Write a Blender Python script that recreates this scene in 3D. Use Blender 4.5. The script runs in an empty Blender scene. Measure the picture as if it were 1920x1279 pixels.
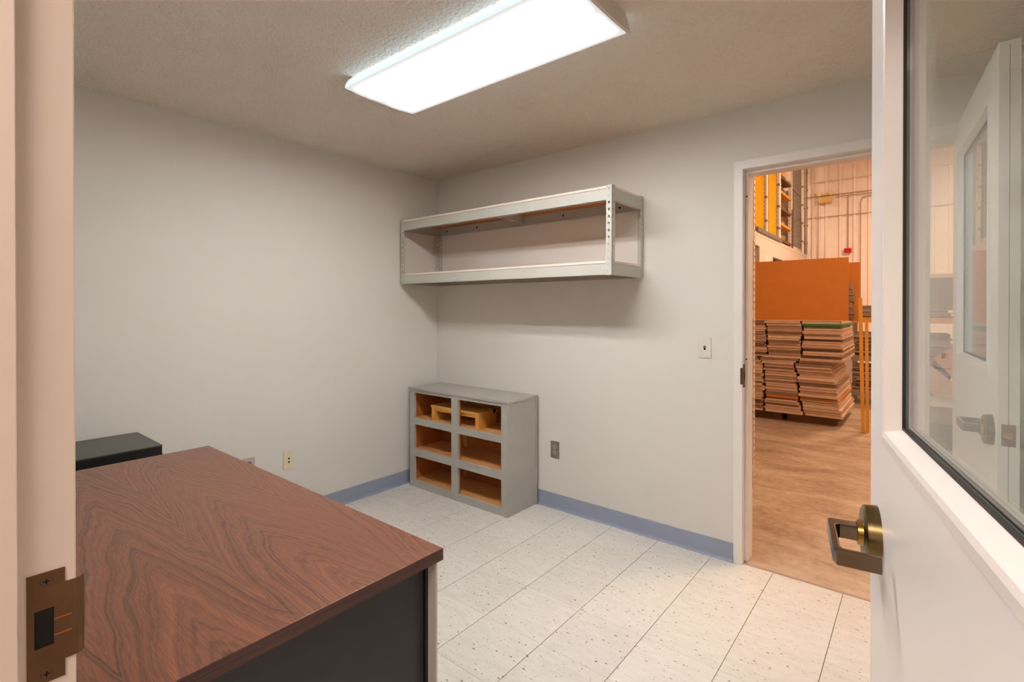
import bpy, bmesh, math, random
from mathutils import Vector, Matrix
random.seed(7)
C = bpy.context.scene.collection
sc = bpy.context.scene
R = math.radians

# ------------------------------------------------------------------ camera, world, lights, exposure
cam_d = bpy.data.cameras.new('camera'); cam = bpy.data.objects.new('camera', cam_d); C.objects.link(cam)
cam.location = (3.1517, -2.8650, 1.3691)
cam.rotation_euler = (R(90 - 0.2633), 0, R(39.2176))
cam_d.sensor_width = 36; cam_d.lens = 17.654
cam_d.shift_x = 0; cam_d.shift_y = -0.0285
cam_d.clip_start = 0.01; cam_d.clip_end = 100
sc.camera = cam
sc.view_settings.view_transform = 'Standard'; sc.view_settings.look = 'None'
sc.view_settings.gamma = 1; sc.view_settings.use_curve_mapping = False
sc.view_settings.exposure = 0.0
w = bpy.data.worlds.new('world'); sc.world = w; w.use_nodes = True
w.node_tree.nodes['Background'].inputs[0].default_value = (1.0, 0.85, 0.7, 1)
w.node_tree.nodes['Background'].inputs[1].default_value = 0.15

def area(name, loc, rot, sx, sy, power, col):
    d = bpy.data.lights.new(name, 'AREA'); d.shape = 'RECTANGLE'; d.size = sx; d.size_y = sy
    d.energy = power; d.color = col
    o = bpy.data.objects.new(name, d); o.location = loc; o.rotation_euler = rot; C.objects.link(o); return o
WARM = (1.0, 0.69, 0.45)
area('warehouse_bay_light', (3.5, 1.5, 4.8), (0, 0, 0), 0.9, 0.9, 105, WARM)
area('warehouse_bay_light', (3.6, 7.4, 4.75), (0, 0, 0), 0.9, 0.9, 220, WARM)
area('warehouse_bay_light', (6.6, 5.5, 5.2), (0, 0, 0), 0.9, 0.9, 130, WARM)
area('warehouse_bay_light', (-0.6, 8.5, 5.4), (0, 0, 0), 0.9, 0.9, 90, WARM)
area('hall_ceiling_light', (2.75, -3.55, 2.40), (0, 0, 0), 1.2, 0.6, 42, (1.0, 0.87, 0.79))
LENS = 72.0          # radiance of the ceiling fixture's diffuser
LAMP_COL = (1.0, 0.99, 0.98)

# ------------------------------------------------------------------ materials
def lin(c):
    return tuple(((x/255)/12.92 if x/255 <= 0.04045 else ((x/255+0.055)/1.055)**2.4) for x in c)
class NT:
    def __init__(s, name):
        s.m = bpy.data.materials.new(name); s.m.use_nodes = True
        s.t = s.m.node_tree; s.b = s.t.nodes['Principled BSDF']; s.out = s.t.nodes['Material Output']
    def n(s, typ, **kw):
        x = s.t.nodes.new(typ)
        for k, v in kw.items():
            if k.startswith('i_'): x.inputs[int(k[2:])].default_value = v
            else: setattr(x, k, v)
        return x
    def l(s, a, b): s.t.links.new(a, b)
    def math(s, op, a, b=None, clamp=False):
        x = s.t.nodes.new('ShaderNodeMath'); x.operation = op; x.use_clamp = clamp
        for i, v in enumerate((a, b)):
            if v is None: continue
            if isinstance(v, (int, float)): x.inputs[i].default_value = v
            else: s.l(v, x.inputs[i])
        return x.outputs[0]
    def ramp(s, fac, stops):
        x = s.t.nodes.new('ShaderNodeValToRGB'); s.l(fac, x.inputs[0])
        e = x.color_ramp.elements
        while len(e) < len(stops): e.new(0.5)
        for i, (p, c) in enumerate(stops):
            e[i].position = p; e[i].color = (*c, 1)
        return x.outputs[0]
    def mix(s, fac, a, b, blend='MIX'):
        x = s.t.nodes.new('ShaderNodeMix'); x.data_type = 'RGBA'; x.blend_type = blend
        for i, v in ((0, fac), (6, a), (7, b)):
            if isinstance(v, (int, float)): x.inputs[i].default_value = v
            elif isinstance(v, tuple): x.inputs[i].default_value = (*v, 1)
            else: s.l(v, x.inputs[i])
        return x.outputs[2]
    def pos(s, scale=(1, 1, 1), kind='obj', rot=(0, 0, 0), rnd=False):
        if kind == 'obj': o = s.n('ShaderNodeTexCoord').outputs['Object']
        else: o = s.n('ShaderNodeNewGeometry').outputs['Position']
        if rnd:
            r = s.n('ShaderNodeObjectInfo').outputs['Random']
            v = s.n('ShaderNodeVectorMath', operation='SCALE'); v.inputs[0].default_value = (31, 17, 5); s.l(r, v.inputs['Scale'])
            a = s.n('ShaderNodeVectorMath', operation='ADD'); s.l(o, a.inputs[0]); s.l(v.outputs[0], a.inputs[1]); o = a.outputs[0]
        mp = s.n('ShaderNodeMapping'); s.l(o, mp.inputs[0]); mp.inputs['Scale'].default_value = scale; mp.inputs['Rotation'].default_value = rot
        return mp.outputs[0]
    def noise(s, vec, scale, detail=3, rough=0.5, dist=0.0):
        x = s.n('ShaderNodeTexNoise'); s.l(vec, x.inputs['Vector'])
        x.inputs['Scale'].default_value = scale; x.inputs['Detail'].default_value = detail
        x.inputs['Roughness'].default_value = rough; x.inputs['Distortion'].default_value = dist
        return x.outputs[0]
    def bump(s, h, strength, dist):
        x = s.n('ShaderNodeBump'); x.inputs['Strength'].default_value = strength; x.inputs['Distance'].default_value = dist
        s.l(h, x.inputs['Height']); s.l(x.outputs[0], s.b.inputs['Normal'])
    def base(s, c):
        if isinstance(c, tuple): s.b.inputs['Base Color'].default_value = (*c, 1)
        else: s.l(c, s.b.inputs['Base Color'])
    def rough(s, r): s.b.inputs['Roughness'].default_value = r
def paint(name, rgb, rough=0.5, metal=0.0, var=0.04, vs=6, bump=0.0, bs=200, bd=0.0005, spec=None, rnd=False):
    t = NT(name); c = lin(rgb)
    v = t.noise(t.pos(kind='world', rnd=rnd), vs, 4)
    t.base(t.ramp(v, [(0.3, tuple(x*(1-var) for x in c)), (0.7, tuple(min(1, x*(1+var)) for x in c))]))
    t.rough(rough); t.b.inputs['Metallic'].default_value = metal
    if spec is not None: t.b.inputs['Specular IOR Level'].default_value = spec
    if bump: t.bump(t.noise(t.pos(kind='world'), bs, 3), bump, bd)
    return t.m
M = {}
M['wall'] = paint('wall_paint', (226, 222, 215), 0.55, var=0.015, vs=2, bump=0.35, bs=260, bd=0.0006)
M['trim'] = paint('frame_paint', (240, 234, 229), 0.35, var=0.012, vs=3)
M['trim_near'] = paint('cream_frame_paint', (226, 210, 196), 0.35, var=0.012, vs=3)
M['door'] = paint('door_paint', (232, 228, 225), 0.30, var=0.01, vs=2)
M['hall'] = paint('hall_paint', (222, 208, 194), 0.6, var=0.02)
M['gasket'] = paint('black_rubber', (26, 22, 22), 0.6)
M['bronze'] = paint('bronze_plate', (104, 74, 52), 0.42, 0.75, var=0.15, vs=30)
M['dark'] = paint('dark_void', (14, 12, 11), 0.9)
M['gold'] = paint('worn_brass', (190, 120, 62), 0.35, 0.8)
M['collar'] = paint('brass_collar', (156, 122, 64), 0.25, 1.0)
M['lever'] = paint('aged_nickel_lever', (122, 112, 98), 0.22, 1.0, var=0.1, vs=20)
M['rose'] = paint('aged_bronze_rose', (116, 100, 68), 0.27, 1.0, var=0.12, vs=20)
M['base'] = paint('vinyl_baseboard', (150, 158, 178), 0.42, var=0.02)
M['shelf'] = paint('shelf_enamel', (196, 194, 184), 0.4, var=0.02)
M['cab'] = paint('cabinet_paint', (176, 172, 165), 0.45, var=0.04, vs=9, bump=0.2, bs=90)
M['white'] = paint('white_plastic', (226, 218, 214), 0.35)
M['ivory'] = paint('ivory_plastic', (228, 218, 186), 0.4)
M['greyplate'] = paint('grey_plate', (128, 116, 106), 0.5)
M['steelplate'] = paint('stainless_plate', (196, 182, 178), 0.35, 0.5)
M['blackbody'] = paint('black_cabinet', (9, 9, 9), 0.55)
M['black'] = paint('black_enamel', (25, 22, 21), 0.38, var=0.08, vs=12, bump=0.15, bs=500, bd=0.0003)
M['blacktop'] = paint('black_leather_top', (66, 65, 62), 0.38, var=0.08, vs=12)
M['alu'] = paint('aluminium_leg', (200, 192, 190), 0.4, 0.0)
M['siding'] = paint('siding_paint', (246, 234, 228), 0.5, var=0.03)
M['mezz'] = paint('mezzanine_paint', (224, 208, 196), 0.6, var=0.04)
M['galv'] = paint('galvanised', (150, 140, 130), 0.45, 0.6, var=0.12, vs=20)
M['kick'] = paint('grey_kickplate', (120, 112, 106), 0.6)
M['yellow'] = paint('yellow_mesh', (255, 206, 30), 0.5, var=0.1)
M['yellow_sheet'] = paint('orange_yellow_panel', (236, 160, 16), 0.6, var=0.12)
M['conduit'] = paint('white_conduit', (236, 226, 216), 0.5)
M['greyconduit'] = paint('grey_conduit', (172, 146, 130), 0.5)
M['beige'] = paint('beige_housing', (226, 190, 120), 0.45)
M['lamp_glass'] = paint('lamp_head_glass', (240, 220, 170), 0.15)
M['red'] = paint('alarm_red', (196, 16, 14), 0.35)
M['lumber'] = paint('yellow_lumber', (226, 160, 66), 0.6, var=0.1)
M['orange_board'] = paint('orange_hardboard', (208, 126, 44), 0.6, var=0.05)
M['green'] = paint('green_board', (30, 130, 62), 0.5)
M['tote'] = paint('dark_tote', (96, 104, 104), 0.5, var=0.1)
M['cart'] = paint('brown_carton', (176, 138, 104), 0.8, var=0.06)
M['greybin'] = paint('grey_bin', (150, 140, 130), 0.7, var=0.06)
M['palewood'] = paint('pallet_wood', (120, 84, 52), 0.8, var=0.15)
M['fixture'] = paint('fixture_plastic', (222, 212, 200), 0.5)

# ceiling stipple
t = NT('stippled_ceiling')
v = t.n('ShaderNodeTexVoronoi', feature='F1'); t.l(t.pos(kind='world'), v.inputs['Vector']); v.inputs['Scale'].default_value = 62
nn = t.noise(t.pos(kind='world'), 85, 3, 0.6)
h = t.math('ADD', t.math('MULTIPLY', t.math('SUBTRACT', 1.0, v.outputs['Distance']), 0.5), nn)
t.base(t.ramp(t.noise(t.pos(kind='world'), 3, 2), [(0.3, lin((246, 235, 220))), (0.7, lin((249, 240, 226)))]))
t.rough(0.85); t.bump(h, 1.0, 0.015); M['ceiling'] = t.m

# vinyl composition tile
t = NT('vinyl_tile')
p = t.pos(kind='obj', rnd=True)
mot = t.noise(t.pos((4, 14, 1), rnd=True), 3.0, 5, 0.6, 0.6)
base = t.ramp(mot, [(0.3, lin((217, 212, 204))), (0.55, lin((223, 219, 212))), (0.75, lin((228, 225, 219)))])
rt = t.ramp(t.n('ShaderNodeObjectInfo').outputs['Random'], [(0.0, (0.955, 0.955, 0.955)), (1.0, (1, 1, 1))])
base = t.mix(1.0, base, rt, 'MULTIPLY')
def flecks(t, base, scale, stretch, thr, pick, col, a):
    vv = t.n('ShaderNodeTexVoronoi', feature='F1'); t.l(t.pos((1, stretch, 1), rot=(0, 0, a), rnd=True), vv.inputs['Vector'])
    # small noise warp of the distance makes torn chips
    nz = t.noise(t.pos((1, 1, 1), rnd=True), 90, 3)
    vv.inputs['Scale'].default_value = scale
    d = t.math('ADD', vv.outputs['Distance'], t.math('MULTIPLY', t.math('SUBTRACT', nz, 0.5), 0.55))
    sep = t.n('ShaderNodeSeparateColor'); t.l(vv.outputs['Color'], sep.inputs[0])
    m = t.math('MULTIPLY', t.math('LESS_THAN', d, thr), t.math('GREATER_THAN', sep.outputs[0], pick))
    return t.mix(t.math('MULTIPLY', m, 0.85), base, col)
base = flecks(t, base, 34, 2.6, 0.19, 0.84, lin((104, 86, 76)), 0.15)
base = flecks(t, base, 52, 2.2, 0.20, 0.76, lin((164, 150, 140)), -0.2)
base = flecks(t, base, 50, 3.0, 0.22, 0.84, lin((188, 180, 176)), 0.3)
t.base(base); t.rough(0.2); t.b.inputs['Specular IOR Level'].default_value = 0.42
t.bump(t.noise(t.pos(kind='world'), 14, 3), 0.06, 0.004); M['tile'] = t.m
M['subfloor'] = paint('tile_joint', (84, 72, 62), 0.8)

# concrete
t = NT('stained_concrete')
a = t.noise(t.pos((1.0, 2.4, 1), kind='world'), 1.7, 6, 0.6, 0.8); b = t.noise(t.pos(kind='world'), 22, 4, 0.6)
c1 = t.ramp(a, [(0.3, lin((146, 120, 100))), (0.5, lin((184, 158, 134))), (0.7, lin((210, 190, 170)))])
t.base(t.mix(0.25, c1, t.ramp(b, [(0.35, lin((130, 102, 80))), (0.65, lin((210, 186, 160)))])))
t.rough(0.38); M['concrete'] = t.m

# walnut laminate: cathedral grain running along X
t = NT('walnut_laminate')
co = t.n('ShaderNodeNewGeometry').outputs['Position']
sp = t.n('ShaderNodeSeparateXYZ'); t.l(co, sp.inputs[0])
warp = t.noise(t.pos((0.9, 2.6, 1), kind='world'), 1.9, 2, 0.45)
yy = t.math('ADD', sp.outputs[1], t.math('MULTIPLY', t.math('SUBTRACT', warp, 0.5), 0.10))
yy = t.math('ADD', yy, 0.055)
pp_ = t.n('ShaderNodeMath', operation='PINGPONG'); t.l(yy, pp_.inputs[0]); pp_.inputs[1].default_value = 0.135
y2 = t.math('MULTIPLY', t.math('POWER', pp_.outputs[0], 1.35), 11.0)
wob = t.noise(t.pos((1.2, 7, 1), kind='world'), 3.0, 3, 0.55)
fine = t.noise(t.pos((3, 26, 1), kind='world'), 3.0, 3, 0.55)
f = t.math('ADD', t.math('SUBTRACT', sp.outputs[0], y2), t.math('MULTIPLY', wob, 0.22))
f = t.math('ADD', f, t.math('MULTIPLY', fine, 0.035))
ring = t.noise(t.n('ShaderNodeCombineXYZ').outputs[0], 1, 1)
cx = t.n('ShaderNodeCombineXYZ'); t.l(t.math('MULTIPLY', f, 15.0), cx.inputs[0]); t.l(t.math('MULTIPLY', sp.outputs[1], 0.6), cx.inputs[1])
ring = t.noise(cx.outputs[0], 1.6, 4, 0.62)
col = t.ramp(ring, [(0.33, lin((62, 42, 35))), (0.41, lin((100, 60, 44))), (0.49, lin((128, 77, 55))), (0.60, lin((139, 85, 61))), (0.70, lin((160, 97, 64)))])
pore = t.noise(t.pos((7, 190, 1), kind='world'), 2.2, 4, 0.7)
col = t.mix(t.ramp(pore, [(0.40, (0.45, 0.45, 0.45)), (0.58, (0, 0, 0))]), col, lin((78, 52, 42)))
pore2 = t.noise(t.pos((5, 120, 1), kind='world'), 3.1, 3, 0.6)
col = t.mix(t.ramp(pore2, [(0.55, (0, 0, 0)), (0.75, (0.35, 0.35, 0.35))]), col, lin((172, 108, 76)))
t.base(col); t.rough(0.36); t.bump(pore, 0.1, 0.0006); M['walnut'] = t.m
t = NT('walnut_edge'); n = t.noise(t.pos((3, 3, 110), kind='world'), 2.0, 4, 0.6)
t.base(t.ramp(n, [(0.3, lin((50, 27, 21))), (0.7, lin((86, 46, 34)))])); t.rough(0.4); M['walnut_edge'] = t.m

def woodgrain(name, c0, c1, sc_=(2, 2, 30), rough=0.6):
    t = NT(name); n = t.noise(t.pos(sc_, kind='world'), 2.5, 5, 0.6, 0.5)
    t.base(t.ramp(n, [(0.3, lin(c0)), (0.7, lin(c1))])); t.rough(rough); return t.m
M['pine'] = woodgrain('raw_pine_inside', (168, 92, 32), (196, 122, 54), (2, 26, 26))
M['pineply'] = woodgrain('raw_shelf_board', (196, 136, 74), (216, 160, 98), (3, 30, 6))
M['hutch'] = woodgrain('varnished_pine', (210, 140, 58), (232, 170, 88), (3, 40, 14), 0.45)
# particle board
def particle(name, c0, c1):
    t = NT(name); n = t.noise(t.pos(kind='world'), 160, 4, 0.7)
    t.base(t.ramp(n, [(0.3, lin(c0)), (0.7, lin(c1))])); t.rough(0.75); return t.m
M['particle'] = particle('particle_board', (176, 116, 70), (212, 158, 108))
M['deckedge'] = particle('deck_edge', (226, 212, 198), (240, 230, 218))
# board stack colours, varied per object
def boardmat(name, stops):
    t = NT(name); r = t.n('ShaderNodeObjectInfo').outputs['Random']
    c = t.ramp(r, [(i/(len(stops)-1), lin(s)) for i, s in enumerate(stops)])
    n = t.noise(t.pos((3, 3, 60), kind='world'), 4, 3)
    t.base(t.mix(0.35, c, t.ramp(n, [(0.3, lin((112, 78, 58))), (0.7, lin((232, 196, 166)))]))); t.rough(0.75); return t.m
M['board'] = boardmat('tan_board', [(222, 186, 158), (200, 162, 134), (232, 198, 168), (172, 134, 110), (214, 178, 148), (236, 204, 176)])
M['darkboard'] = boardmat('dark_board', [(112, 84, 68), (92, 66, 52), (128, 98, 80)])
M['thin'] = boardmat('thin_sheets', [(90, 70, 58), (206, 188, 170), (130, 104, 84), (70, 54, 46), (186, 160, 136)])

# glass: transparent + fresnel mirror, same from both sides
t = NT('pane_glass'); t.t.nodes.remove(t.b)
geo = t.n('ShaderNodeNewGeometry')
ior = t.math('ADD', t.math('MULTIPLY', geo.outputs['Backfacing'], 1/1.5-1.5), 1.5)
fr = t.n('ShaderNodeFresnel'); t.l(ior, fr.inputs['IOR'])
tr = t.n('ShaderNodeBsdfTransparent'); tr.inputs[0].default_value = (0.93, 0.965, 0.94, 1)
gl = t.n('ShaderNodeBsdfGlossy'); gl.inputs['Roughness'].default_value = 0.0; gl.inputs[0].default_value = (1, 1, 1, 1)
mx = t.n('ShaderNodeMixShader'); t.l(fr.outputs[0], mx.inputs[0]); t.l(tr.outputs[0], mx.inputs[1]); t.l(gl.outputs[0], mx.inputs[2])
t.l(mx.outputs[0], t.out.inputs[0]); M['glass'] = t.m

# glowing diffuser: two tubes behind it
t = NT('lit_diffuser')
tc = t.n('ShaderNodeTexCoord'); sp = t.n('ShaderNodeSeparateXYZ'); t.l(tc.outputs['Object'], sp.inputs[0])
ay = t.math('ABSOLUTE', sp.outputs[1])
dd = t.math('DIVIDE', t.math('SUBTRACT', ay, 0.088), 0.038)
g = t.math('EXPONENT', t.math('MULTIPLY', t.math('MULTIPLY', dd, dd), -1.0))
ax = t.math('ABSOLUTE', sp.outputs[0])
endf = t.math('SUBTRACT', 1.0, t.math('MULTIPLY', t.math('MAXIMUM', t.math('SUBTRACT', ax, 0.550), 0.0), 24.0), True)
g = t.math('ADD', t.math('MULTIPLY', t.math('MULTIPLY', g, endf), LENS), 0.62)
side = t.math('MULTIPLY', t.math('GREATER_THAN', ay, 0.160), t.math('GREATER_THAN', sp.outputs[2], -0.0605))
g = t.math('ADD', t.math('MULTIPLY', g, t.math('SUBTRACT', 1.0, side)), t.math('MULTIPLY', side, 1.12))
t.base((0.3, 0.32, 0.33)); t.rough(0.4)
t.b.inputs['Emission Color'].default_value = (*LAMP_COL, 1); t.l(g, t.b.inputs['Emission Strength']); t.l(t.mix(side, LAMP_COL, (0.66, 0.86, 1.0)), t.b.inputs['Emission Color']); M['lens'] = t.m

# ------------------------------------------------------------------ mesh helpers
class MB:
    def __init__(s): s.bm = bmesh.new()
    def box(s, x0, x1, y0, y1, z0, z1, bev=0.0, mat=None):
        r = bmesh.ops.create_cube(s.bm, size=1)
        vs = r['verts']
        for v in vs:
            v.co = Vector(((x0+x1)/2 + v.co.x*(x1-x0), (y0+y1)/2 + v.co.y*(y1-y0), (z0+z1)/2 + v.co.z*(z1-z0)))
        if bev:
            es = list({e for v in vs for e in v.link_edges})
            r2 = bmesh.ops.bevel(s.bm, geom=es, offset=bev, segments=2, affect='EDGES', profile=0.5)
            vs = list({v for f in r2['faces'] for v in f.verts} | {v for v in vs if v.is_valid})
        if mat is not None: bmesh.ops.transform(s.bm, matrix=mat, verts=vs)
        return s
    def tube(s, p0, p1, r0, r1=None, seg=16, cap=True):
        p0 = Vector(p0); p1 = Vector(p1); r1 = r0 if r1 is None else r1
        d = p1-p0
        q = Vector((0, 0, 1)).rotation_difference(d.normalized()).to_matrix().to_4x4()
        bmesh.ops.create_cone(s.bm, cap_ends=cap, segments=seg, radius1=r0, radius2=r1, depth=d.length,
                              matrix=Matrix.Translation((p0+p1)/2) @ q)
        return s
    def prism(s, pts, axis, a, b):
        """pts 2D in the other two axes (cyclic order), extruded from a to b along axis"""
        def mk(p, t):
            if axis == 'x': return (t, p[0], p[1])
            if axis == 'y': return (p[0], t, p[1])
            return (p[0], p[1], t)
        va = [s.bm.verts.new(mk(p, a)) for p in pts]; vb = [s.bm.verts.new(mk(p, b)) for p in pts]
        s.bm.faces.new(va); s.bm.faces.new(vb)
        for i in range(len(pts)):
            j = (i+1) % len(pts); s.bm.faces.new((va[i], va[j], vb[j], vb[i]))
        return s
    def sphere(s, c, r, u=12, v=8):
        bmesh.ops.create_uvsphere(s.bm, u_segments=u, v_segments=v, radius=r, matrix=Matrix.Translation(c)); return s
    def build(s, name, m, parent=None, smooth=False, loc=None):
        bmesh.ops.recalc_face_normals(s.bm, faces=s.bm.faces)
        me = bpy.data.meshes.new(name); s.bm.to_mesh(me); s.bm.free()
        if smooth:
            for p in me.polygons: p.use_smooth = True
            me.set_sharp_from_angle(angle=R(35))
        me.materials.append(M[m] if isinstance(m, str) else m)
        o = bpy.data.objects.new(name, me); C.objects.link(o)
        if parent: o.parent = parent
        if loc: o.location = loc
        return o
def B(*a, **k): return MB().box(*a, **k)
def tag(o, label=None, cat=None, group=None, kind=None):
    if label: o['label'] = label
    if cat: o['category'] = cat
    if group: o['group'] = group
    if kind: o['kind'] = kind
    return o
def empty(name, loc=(0, 0, 0), rz=0, parent=None):
    o = bpy.data.objects.new(name, None); o.empty_display_size = 0.1; C.objects.link(o); o.location = loc; o.rotation_euler = (0, 0, rz)
    if parent: o.parent = parent
    return o
def copy_tree(o, parent=None):
    c = o.copy(); C.objects.link(c); c.parent = parent
    for ch in list(o.children): copy_tree(ch, c)
    return c

def S(mb, name, m, label=None, parent=None):
    o = mb.build(name, m, parent)
    if parent is None: o['kind'] = 'structure'
    if label: o['label'] = label
    return o

# ------------------------------------------------------------------ dimensions
H = 2.444; XR = 3.50; YF = -2.745; YO = -2.87; WT = 0.125
D1 = (2.39, 3.31); D2 = (2.41, 3.30); DH = 2.118

# ------------------------------------------------------------------ room shell
S(B(-0.12, 0, YO, 0, 0, 2.6), 'wall_left', 'wall', 'pale grey painted wall on the left of the room')
m = MB(); m.box(-0.12, D2[0]-0.03, 0, WT, 0, 2.6); m.box(D2[1]+0.03, XR+0.12, 0, WT, 0, 2.6); m.box(D2[0]-0.03, D2[1]+0.03, 0, WT, DH+0.03, 2.6)
S(m, 'wall_back', 'wall', 'pale grey painted wall with the warehouse doorway')
S(B(XR, XR+0.12, YO, 0, 0, 2.6), 'wall_right', 'wall', 'pale grey wall behind the glazed doors')
m = MB(); m.box(0, D1[0]-0.03, YO, YF, 0, 2.6); m.box(D1[1]+0.03, XR, YO, YF, 0, 2.6); m.box(D1[0]-0.03, D1[1]+0.03, YO, YF, DH+0.03, 2.6)
S(m, 'wall_front', 'wall', 'pale grey wall holding the near doorway')
S(B(0, XR, YF, 0, H, 2.6), 'ceiling', 'ceiling', 'off-white stippled ceiling')
fl = S(B(-0.12, XR+0.12, YO, 0.012, -0.1, -0.003), 'floor', 'subfloor', 'speckled off-white vinyl tile floor')
# floor tiles (each a part of the floor)
T = 0.3048; OX = 1.33745; OY = -0.28659
xs = sorted([OX+k*T for k in range(-5, 9)]); ys = sorted([OY-k*T for k in range(-2, 11)])
cache = {}
def tile(x0, x1, y0, y1):
    key = (round(x1-x0, 4), round(y1-y0, 4))
    if key not in cache:
        hx, hy = key[0]/2, key[1]/2; gx, gy = 0.0013, 0.0005
        mm = B(-hx+gx, hx-gx, -hy+gy, hy-gy, -0.003, 0.0)
        o = mm.build('tile', 'tile', fl); cache[key] = o
    else:
        o = cache[key].copy(); C.objects.link(o); o.parent = fl
    o.location = ((x0+x1)/2, (y0+y1)/2, 0)
for i in range(len(xs)-1):
    for j in range(len(ys)-1):
        x0, x1, y0, y1 = max(xs[i], 0), min(xs[i+1], XR), max(ys[j], YF), min(ys[j+1], 0.0)
        if x1-x0 > 0.005 and y1-y0 > 0.005: tile(x0, x1, y0, y1)
for i in range(len(xs)-1):          # slivers of tile running into the two door openings
    for (d, ya, yb) in ((D1, YO, YF), (D2, 0.0, 0.012)):
        x0, x1 = max(xs[i], d[0]+0.001), min(xs[i+1], d[1]-0.001)
        if x1-x0 > 0.005: tile(x0, x1, ya, yb)
# baseboards (vinyl cove)
def cove(pts_a, axis, a, b, name, label):
    S(MB().prism(pts_a, axis, a, b), name, 'base', label)
cove([(-0.0005, 0.0), (-0.018, 0.0), (-0.018, 0.0015), (-0.011, 0.004), (-0.0065, 0.010), (-0.005, 0.02), (-0.005, 0.100), (-0.0005, 0.102)], 'x', 0.0, 2.363,
     'baseboard_back', 'blue-grey vinyl baseboard along the wall with the warehouse doorway')
cove([(0.0005, 0.0), (0.018, 0.0), (0.018, 0.0015), (0.011, 0.004), (0.0065, 0.010), (0.005, 0.02), (0.005, 0.100), (0.0005, 0.102)], 'y', YF, -0.018,
     'baseboard_left', 'blue-grey vinyl baseboard along the left wall')
S(B(XR-0.005, XR-0.0005, YF, -0.02, 0, 0.102), 'baseboard_right', 'base', 'blue-grey vinyl baseboard behind the doors')

# ------------------------------------------------------------------ door frames
def strike(parent, xj, ys_, zc, sgn, lipdir):
    """strike plate on a jamb face at x=xj facing +X; lip runs to lipdir*y"""
    y0, y1 = (ys_, ys_+lipdir*0.032); ya, yb = min(y0, y1), max(y0, y1)
    p = MB(); tz = 0.0015
    hy0, hy1, hz0, hz1 = ys_+lipdir*0.006, ys_+lipdir*0.0225, zc-0.021, zc+0.021
    a, b = min(hy0, hy1), max(hy0, hy1)
    p.box(xj, xj+tz, ya, a, zc-0.062, zc+0.062); p.box(xj, xj+tz, b, yb, zc-0.062, zc+0.062)
    p.box(xj, xj+tz, a, b, hz1, zc+0.062); p.box(xj, xj+tz, a, b, zc-0.062, hz0)
    # lip with a rolled edge
    L = 0.019; n = 6; prof = []
    for k in range(n+1):
        th = k/n*R(75); rad = 0.012
        prof.append((xj+tz-rad+rad*math.cos(th), ys_+lipdir*(0.032+L-rad+rad*math.sin(th))))
    outer = [(xj+tz, y1)]+prof
    inner = [(q[0]-0.0015, q[1]-lipdir*0.0003) for q in reversed(outer)]
    p.prism(outer+inner, 'z', zc-0.043, zc+0.045)
    o = p.build('strike_plate', 'bronze', parent); tag(o, 'bronze strike plate with a curved lip')
    B(xj+0.0001, xj+0.0006, a, b, hz0, hz1).build('latch_hole', 'dark', o)
    for s in (-1, 1):
        zz = zc+s*0.052; yy_ = (ya+yb)/2
        MB().tube((xj+tz, yy_, zz), (xj+tz+0.0006, yy_, zz), 0.0052, 0.0048, 20).build('screw', 'bronze', o)
        q = MB().box(xj+tz+0.0006, xj+tz+0.0008, yy_-0.003, yy_+0.003, zz-0.0007, zz+0.0007); q.box(xj+tz+0.0006, xj+tz+0.0008, yy_-0.0007, yy_+0.0007, zz-0.003, zz+0.003)
        q.build('screw_slot', 'dark', o)
    sc_ = MB()
    for dz, wz in ((0.006, 0.0009), (-0.012, 0.0009)):
        sc_.box(xj+tz, xj+tz+0.0002, b if lipdir > 0 else ya-0.012, yb+0.006 if lipdir > 0 else a, zc+dz, zc+dz+wz)
    sc_.build('scratch', 'gold', o)
def frame(name, label, d, yin, yout, door_side):
    """hollow metal frame; yin = face on the door side, yout = other face"""
    x0, x1 = d; fw = 0.045; tm = 'trim_near' if name == 'trim_1' else 'trim'; e = empty(name); e['kind'] = 'structure'; e['label'] = label
    ya, yb = min(yin, yout), max(yin, yout)
    B(x0-fw, x0, ya, yb, 0, DH+fw, bev=0.0015).build('jamb', tm, e)
    B(x1, x1+fw, ya, yb, 0, DH+fw, bev=0.0015).build('jamb', tm, e)
    B(x0-0.001, x1+0.001, ya, yb, DH, DH+fw, bev=0.001).build('head', tm, e)
    s0 = yin+0.05*door_side; s1 = yout-0.05*door_side*0
    sa, sb = min(s0, s1)+0.0005, max(s0, s1)-0.0005
    st = 0.016
    B(x0, x0+st, sa, sb, 0, DH-st, bev=0.001).build('door_stop', tm, e)
    B(x1-st, x1, sa, sb, 0, DH-st, bev=0.001).build('door_stop', tm, e)
    B(x0, x1, sa, sb, DH-st, DH, bev=0.001).build('door_stop', tm, e)
    for zz in ((1.10, 1.98) if door_side > 0 else ()):
        MB().tube((x0+0.008, s0, zz), (x0+0.008, s0-0.002*door_side, zz), 0.004).build('silencer', 'gasket', e)
    return e
f1 = frame('trim_1', 'cream painted steel frame of the near doorway', D1, -2.734, -2.876, -1)
strike(f1, D1[0], -2.776, 1.012, 1, 1)
f2 = frame('trim_2', 'white painted steel frame of the doorway into the warehouse', D2, -0.010, 0.135, 1)
strike(f2, D2[0], 0.034, 1.012, 1, -1)

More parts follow.
